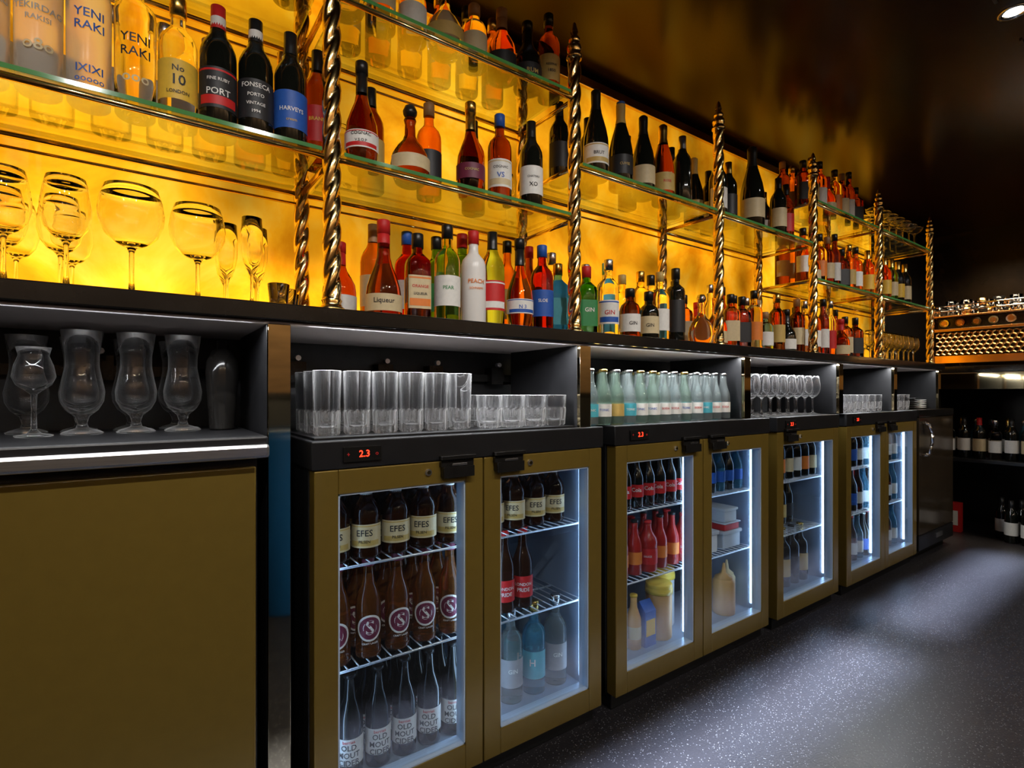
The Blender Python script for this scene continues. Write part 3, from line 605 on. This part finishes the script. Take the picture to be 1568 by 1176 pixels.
cnt = wk+[('gin_bottle', S('spirit', 'clear', 'csilver', 'lwhite', ())), ('whisky_bottle', S('square', 'amber', 'cblack', 'lcream', ())), ('rum_bottle', S('squat', 'dark', 'cblack', 'lwhite', ())), ('vodka_bottle', S('slim', 'clear', 'csilver', 'lred', ())), ('gin_bottle', S('apoth', 'palegreen', 'cwood', 'lwhite', ()))]
x = 2.06; i = 3
while x < 3.50:
    n, s_ = cnt[(i*5) % len(cnt)]; put(n, s_, x, 1.355+R.uniform(-.012, .012), CT); i += 1; x += R.uniform(.094, .102)
x = 2.0
while x < 3.50:
    n, s_ = cnt[(i*7+2) % len(cnt)]; put(n, s_, x, 1.48, CT); i += 1; x += R.uniform(.095, .110)
for x in [3.62+.088*i for i in range(9)]:
    for y in (1.34, 1.44): glass('wine_glass', x, y, CT, .85)
# counter bay 1: stemware
for x, y, s in ((-.198, 1.295, .96), (-.215, 1.40, .93), (-.13, 1.40, .93), (-.21, 1.50, .93), (-.12, 1.50, .93)): glass('wine_glass', x, y, CT, s)
glass('wine_glass', -.112, 1.295, CT, .97)
glass('balloon_glass', -.012, 1.295, CT, 1.0); glass('balloon_glass', .103, 1.31, CT, .95)
for x, y in ((.170, 1.405), (.210, 1.32), (.175, 1.48), (.235, 1.40), (.245, 1.48)): glass('champagne_flute', x, y, CT, .95)
for x, y in ((.265, 1.31), (.295, 1.37), (.315, 1.43)): glass('shot_glass', x, y, CT)

# ------------------------------------------------------------ niche contents
glass('snifter_glass', -.175, 1.44, .9705, 1.0, 'nglass')
for x in (-.10, -.005, .085): glass('hurricane_glass', x, 1.465, .9705, 1.04, 'nglass')
for x in (-.2, -.11, -.015, .075): glass('hurricane_glass', x, 1.55, .9705, 1.0, 'nglass')
b = MB(); b.lathe([(0, 0), (.026, 0), (.028, .004), (.036, .14), (.035, .145), (.034, .165), (.022, .19), (.012, .195), (.012, .215), (0, .217)], 'blackgloss', 28); b.obj('cocktail_shaker', loc=(.165, 1.45, .9705))
b = MB(); b.box(.325, 1.12, 1.235, 1.50, .9505, .956, 'black'); b.obj('bar_mat', bevel=.001)
for i in range(6):
    for y in (1.30, 1.385, 1.47): glass('highball_glass', .372+.074*i, y, .9565, 1, 'nglass')
for i in range(4):
    for y in (1.29, 1.38, 1.47): glass('tumbler', .835+.082*i, y, .9565, 1, 'nglass')
ton = [S('mixer', 'ice', 'csilver', 'lturq', (('TONIC', .011, .05, 'lwhite'),)), S('mixer', 'icegreen', 'cgold', 'lwhite', (('TONIC', .011, .05, 'lblue'),)), S('mixer', 'ice', 'csilver', 'lwhite', (('SODA', .011, .05, 'lred'),)), S('mixer', 'icegreen', 'csilver', 'lgold', ())]
for k_, (x0, n, sel) in enumerate(((1.225, 5, [0, 1, 3]), (1.54, 4, [1, 2, 2]), (1.80, 4, [2, 0, 2]))):
    group('tonic_water_bottles', [ton[q] for q in sel], .951, grid(x0, x0+.062*(n-1), n, (1.275, 1.345, 1.415, 1.485)))
for x in [2.15+.08*i for i in range(9)]:
    for y in (1.29, 1.38, 1.47): glass('wine_glass', x, y, .951, .88, 'nglass')
for x in [3.03+.085*i for i in range(7)]:
    for y in (1.29, 1.38): glass('tumbler', x, y, .951, 1, 'nglass')
for x in [3.73+.08*i for i in range(4)]:
    for y in (1.29, 1.38): glass('tumbler', x, y, .951, 1, 'nglass')
b = MB()
for i in range(6): b.lathe([(0, i*.012), (.035, i*.012), (.07, i*.012+.010), (.068, i*.012+.012), (0, i*.012+.004)], 'blackgloss', 28)
b.obj('saucer_stack', loc=(4.18, 1.33, .951))
b = MB()
for i in range(5): b.lathe([(0, i*.012), (.035, i*.012), (.07, i*.012+.010), (.068, i*.012+.012), (0, i*.012+.004)], 'white', 28)
b.obj('saucer_stack', loc=(4.33, 1.34, .951))

# ------------------------------------------------------------ end counter, coffee machine
e = empty('end_bar_counter')
b = MB(); b.box(4.84, 5.84, -1.2, 1.66, 1.205, 1.25, 'blackgloss'); b.obj('top', e, bevel=.003)
b = MB(); b.box(4.86, 4.875, -1.2, 1.66, 1.085, 1.204, 'brassm'); b.obj('brass_fascia', e, bevel=.001)
b = MB(); b.box(5.62, 5.84, -1.2, 1.66, 0, 1.204, 'black'); b.box(4.95, 5.62, -1.2, 1.66, .55, .575, 'black'); b.box(4.9, 5.62, 1.62, 1.66, 0, 1.204, 'black'); b.box(4.9, 5.62, -1.2, -1.16, 0, 1.204, 'black'); b.obj('carcass', e, bevel=.002)
for i in range(10):
    n, s_ = [('wine_bottle', S('wine', 'dark', 'cblack', 'lwhite', ())), ('wine_bottle', S('wine', 'dark', 'lred', 'lcream', ())), ('vodka_bottle', S('spirit', 'clear', 'csilver', 'lwhite', ()))][(i*2) % 3]
    put(n, s_, 5.05, .72+.088*i, .5755, 1.)
    n, s_ = [('whisky_bottle', S('spirit', 'deepamber', 'cblack', 'lcream', ())), ('wine_bottle', S('wine', 'dark', 'cgold', 'lwhite', ())), ('vodka_bottle', S('spirit', 'blue', 'csilver', 'lwhite', ()))][(i*2+1) % 3]
    put(n, s_, 5.16, .76+.088*i, .5755, 1.)
for x_, y_ in ((5.02, .98), (5.0, .89), (5.12, 1.05), (5.1, .94)): put('wine_bottle', S('wine', 'dark', 'cblack', 'lwhite', ()), x_, y_, .0, 1.)
b = MB(); b.box(-.03, .03, -.055, .055, 0, .22, 'lred'); b.box(-.0305, -.0301, -.04, .04, .05, .16, 'lwhite'); b.obj('red_bottle_carton', loc=(5.1, 1.33, 0), bevel=.002)
cm = empty('espresso_machine')
ya, yb, xa, xb = .45, 1.42, 5.02, 5.52
def honeycomb(b, x, y0, y1, z0, z1, r, mat):
    """perforated panel: hexagonal rings, real holes, lying in a plane of constant x"""
    dy = r*math.sqrt(3); dz = r*1.5; row = 0; z = z0+r
    while z < z1-r*.5:
        y = y0+r+(dy/2 if row % 2 else 0)
        while y < y1-r*.5:
            vs = []
            for rr in (r*1.0, r*.66):
                for k in range(6):
                    a = math.pi/6+k*math.pi/3; vs.append((x if rr > r*.9 else x+.006, y+rr*math.cos(a), z+rr*math.sin(a)))
            b.add(vs, [(k, k+6, (k+1) % 6+6, (k+1) % 6) for k in range(6)], mat)
            y += dy
        z += dz; row += 1
b = MB(); b.box(xa, xb, ya, yb, 1.28, 1.34, 'copper'); b.box(xa+.03, xb-.1, ya+.03, yb-.03, 1.34, 1.52, 'blackgloss'); b.box(xa+.0, xb, ya, yb, 1.52, 1.545, 'copper'); b.box(xa+.04, xb, ya, yb, 1.545, 1.63, 'blackgloss'); b.box(xa, xb, ya, yb, 1.63, 1.645, 'copper')
b.box(xa-.012, xb+.01, ya-.025, ya, 1.27, 1.70, 'copper'); b.box(xa-.012, xb+.01, yb, yb+.025, 1.27, 1.70, 'copper')
for xx in (xa+.03, xb-.03):
    for yy in (ya+.04, yb-.04): b.tube((xx, yy, 1.2505), (xx, yy, 1.28), .018, 'chrome', 12)
b.obj('body', cm, bevel=.004)
b = MB(); honeycomb(b, xa-.004, ya+.01, yb-.01, 1.345, 1.515, .021, 'copper'); b.obj('honeycomb_panel', cm)
b = MB()
for i in range(10):
    yy = ya+.06+i*.095; b.tube((xa+.03, yy, 1.588), (xa+.018, yy, 1.588), .028, 'chrome', 18); b.tube((xa+.018, yy, 1.588), (xa+.012, yy, 1.588), .018, 'copper', 14)
b.obj('gauges', cm)
b = MB()
for zz in (1.68, 1.72):
    b.path([(xa+.01, ya, zz), (xa+.01, yb, zz), (xb-.01, yb, zz), (xb-.01, ya, zz), (xa+.01, ya, zz)], .006, 'chrome')
for i in range(9):
    yy = ya+.03+i*(yb-ya-.06)/8; b.tube((xa+.01, yy, 1.645), (xa+.01, yy, 1.72), .004, 'chrome')
b.obj('cup_rail', cm)
b = MB()
for i in range(10):
    for j in range(3):
        for q in (0, 1):
            b.lathe([(0, 0), (.022, 0), (.026, .01), (.036, .055), (.034, .055), (.02, .012), (0, .01)], ['glass', 'glass', 'blackgloss', 'copper', 'glass'][(i+j+q) % 5], 18, (xa+.08+.12*j, ya+.06+i*.092, 1.6455+q*.058))
b.obj('coffee_cups', cm)
b = MB()
for i in range(3):
    yy = ya+.18+i*.26; b.tube((xb-.06, yy, 1.50), (xb-.06, yy, 1.44), .035, 'chrome', 16); b.tube((xb-.06, yy, 1.45), (xb+.12, yy, 1.43), .014, 'cblack', 10)
b.obj('group_heads', cm)

# ------------------------------------------------------------ service bar behind the viewer
f = empty('front_bar_counter')
b = MB(); b.box(-1.8, 4.2, -1.15, -.55, 0, 1.02, 'black'); b.obj('base', f, bevel=.003)
b = MB(); b.box(-1.85, 4.25, -1.2, -.52, 1.021, 1.06-.001, 'blackgloss'); b.obj('top', f, bevel=.003)
b = MB(); b.lathe([(0, 0), (.13, 0), (.14, .01), (.16, .82), (.165, .83), (.165, .87), (.15, .88), (0, .88)], 'bluereflect', 32); b.obj('blue_reflection_prop', loc=(.60, -.33, 0))  # added unseen blue shape, only there for the divider's blue reflection

# ------------------------------------------------------------ lights
M['lampface'] = emis('lamp_face', (1, .97, .9), 60)
def spot(name, loc, tgt, energy, size, blend, col, rad=.03):
    g = empty(name, loc)
    l = bpy.data.lights.new(name+'_lamp', 'SPOT'); l.energy = energy; l.spot_size = math.radians(size); l.spot_blend = blend; l.color = col; l.shadow_soft_size = rad
    o = bpy.data.objects.new('lamp', l); scene.collection.objects.link(o); o.parent = g; o.location = (0, 0, -.012)
    d = Vector(tgt)-Vector(loc); o.rotation_euler = d.to_track_quat('-Z', 'Y').to_euler()
    b = MB(); b.lathe([(.030, 0), (.045, 0), (.047, -.004), (.045, -.008), (.032, -.006), (.030, 0)][::-1], 'chrome', 24)
    b.lathe([(0, -.001), (.030, -.001)], 'lampface', 24); b.obj('bezel', g)
spot('front_fill_spot', (2.60, .50, CEIL-.001), (2.63, .91, 0), 75, 22, 1., (.66, .78, 1.))
for x in (-.9, -.2, .5, 1.2, 2.0, 2.9, 3.8):
    spot('front_fill_spot', (x, -.45, CEIL-.001), (x+.25, 1.35, 1.22), 58, 58, .8, (1., .95, .90))  # added unseen front spots to brighten labels, glassware and brass
def area(name, loc, sx, sy, energy, col, rot=(0, 0, 0), spread=180, parent=None):
    l = bpy.data.lights.new(name, 'AREA'); l.shape = 'RECTANGLE'; l.size = sx; l.size_y = sy; l.energy = energy; l.color = col; l.spread = math.radians(spread)
    o = bpy.data.objects.new(name, l); scene.collection.objects.link(o); o.location = loc; o.rotation_euler = rot
    if parent: o.parent = parent
    return o
# added linear lights out of view, laying the bright streak on the floor
for x0, x1, en in ((-.9, 2.48, 26), (2.84, 4.6, 10)):
    g = empty('floor_streak_light')
    b = MB(); b.box(x0-.01, x1+.01, .47, .478, CEIL-.006, CEIL-.0005, 'black'); b.box(x0-.01, x1+.01, .522, .53, CEIL-.006, CEIL-.0005, 'black'); b.obj('streak_light_housing', g)
    area('floor_streak_area', ((x0+x1)/2, .50, CEIL-.004), x1-x0, .035, en, (.66, .78, 1.), (math.radians(9.5), 0, 0), 10.5, g)
for a, c, en in ((-.35, .2, 2.6), (.32, 1.1, 9), (1.2, 2.03, 6.5), (2.12, 2.9, 7), (3.0, 3.6, 5), (3.7, 4.35, 2)):
    area('niche_led_strip', ((a+c)/2, 1.26, 1.205), c-a, .012, en, (.95, .97, 1.), (math.radians(-12), 0, 0))
area('coffee_station_light', (4.75, 1.0, 2.40), .3, 1.0, 11, (1, .82, .58), (0, math.radians(-25), 0), 100)
for x in (-1., 1., 3., 5.): area('brass_reflect_fill', (x, -2.35, 2.43), 1.6, .06, 22, (1, .86, .66), (math.radians(-12), 0, 0))  # added behind the view so the brass has something bright to reflect
w = bpy.data.worlds.new('w'); scene.world = w; w.use_nodes = True
w.node_tree.nodes['Background'].inputs[0].default_value = (.5, .5, .6, 1); w.node_tree.nodes['Background'].inputs[1].default_value = .05

# ------------------------------------------------------------ camera
cam = bpy.data.cameras.new('camera'); co = bpy.data.objects.new('camera', cam); scene.collection.objects.link(co)
cam.sensor_width = 36; cam.lens = 18.46; cam.shift_y = .0083; cam.clip_start = .02
co.location = (0, 0, CAMZ); co.rotation_euler = (math.radians(90), 0, -math.atan2(.579, .815))
scene.camera = co
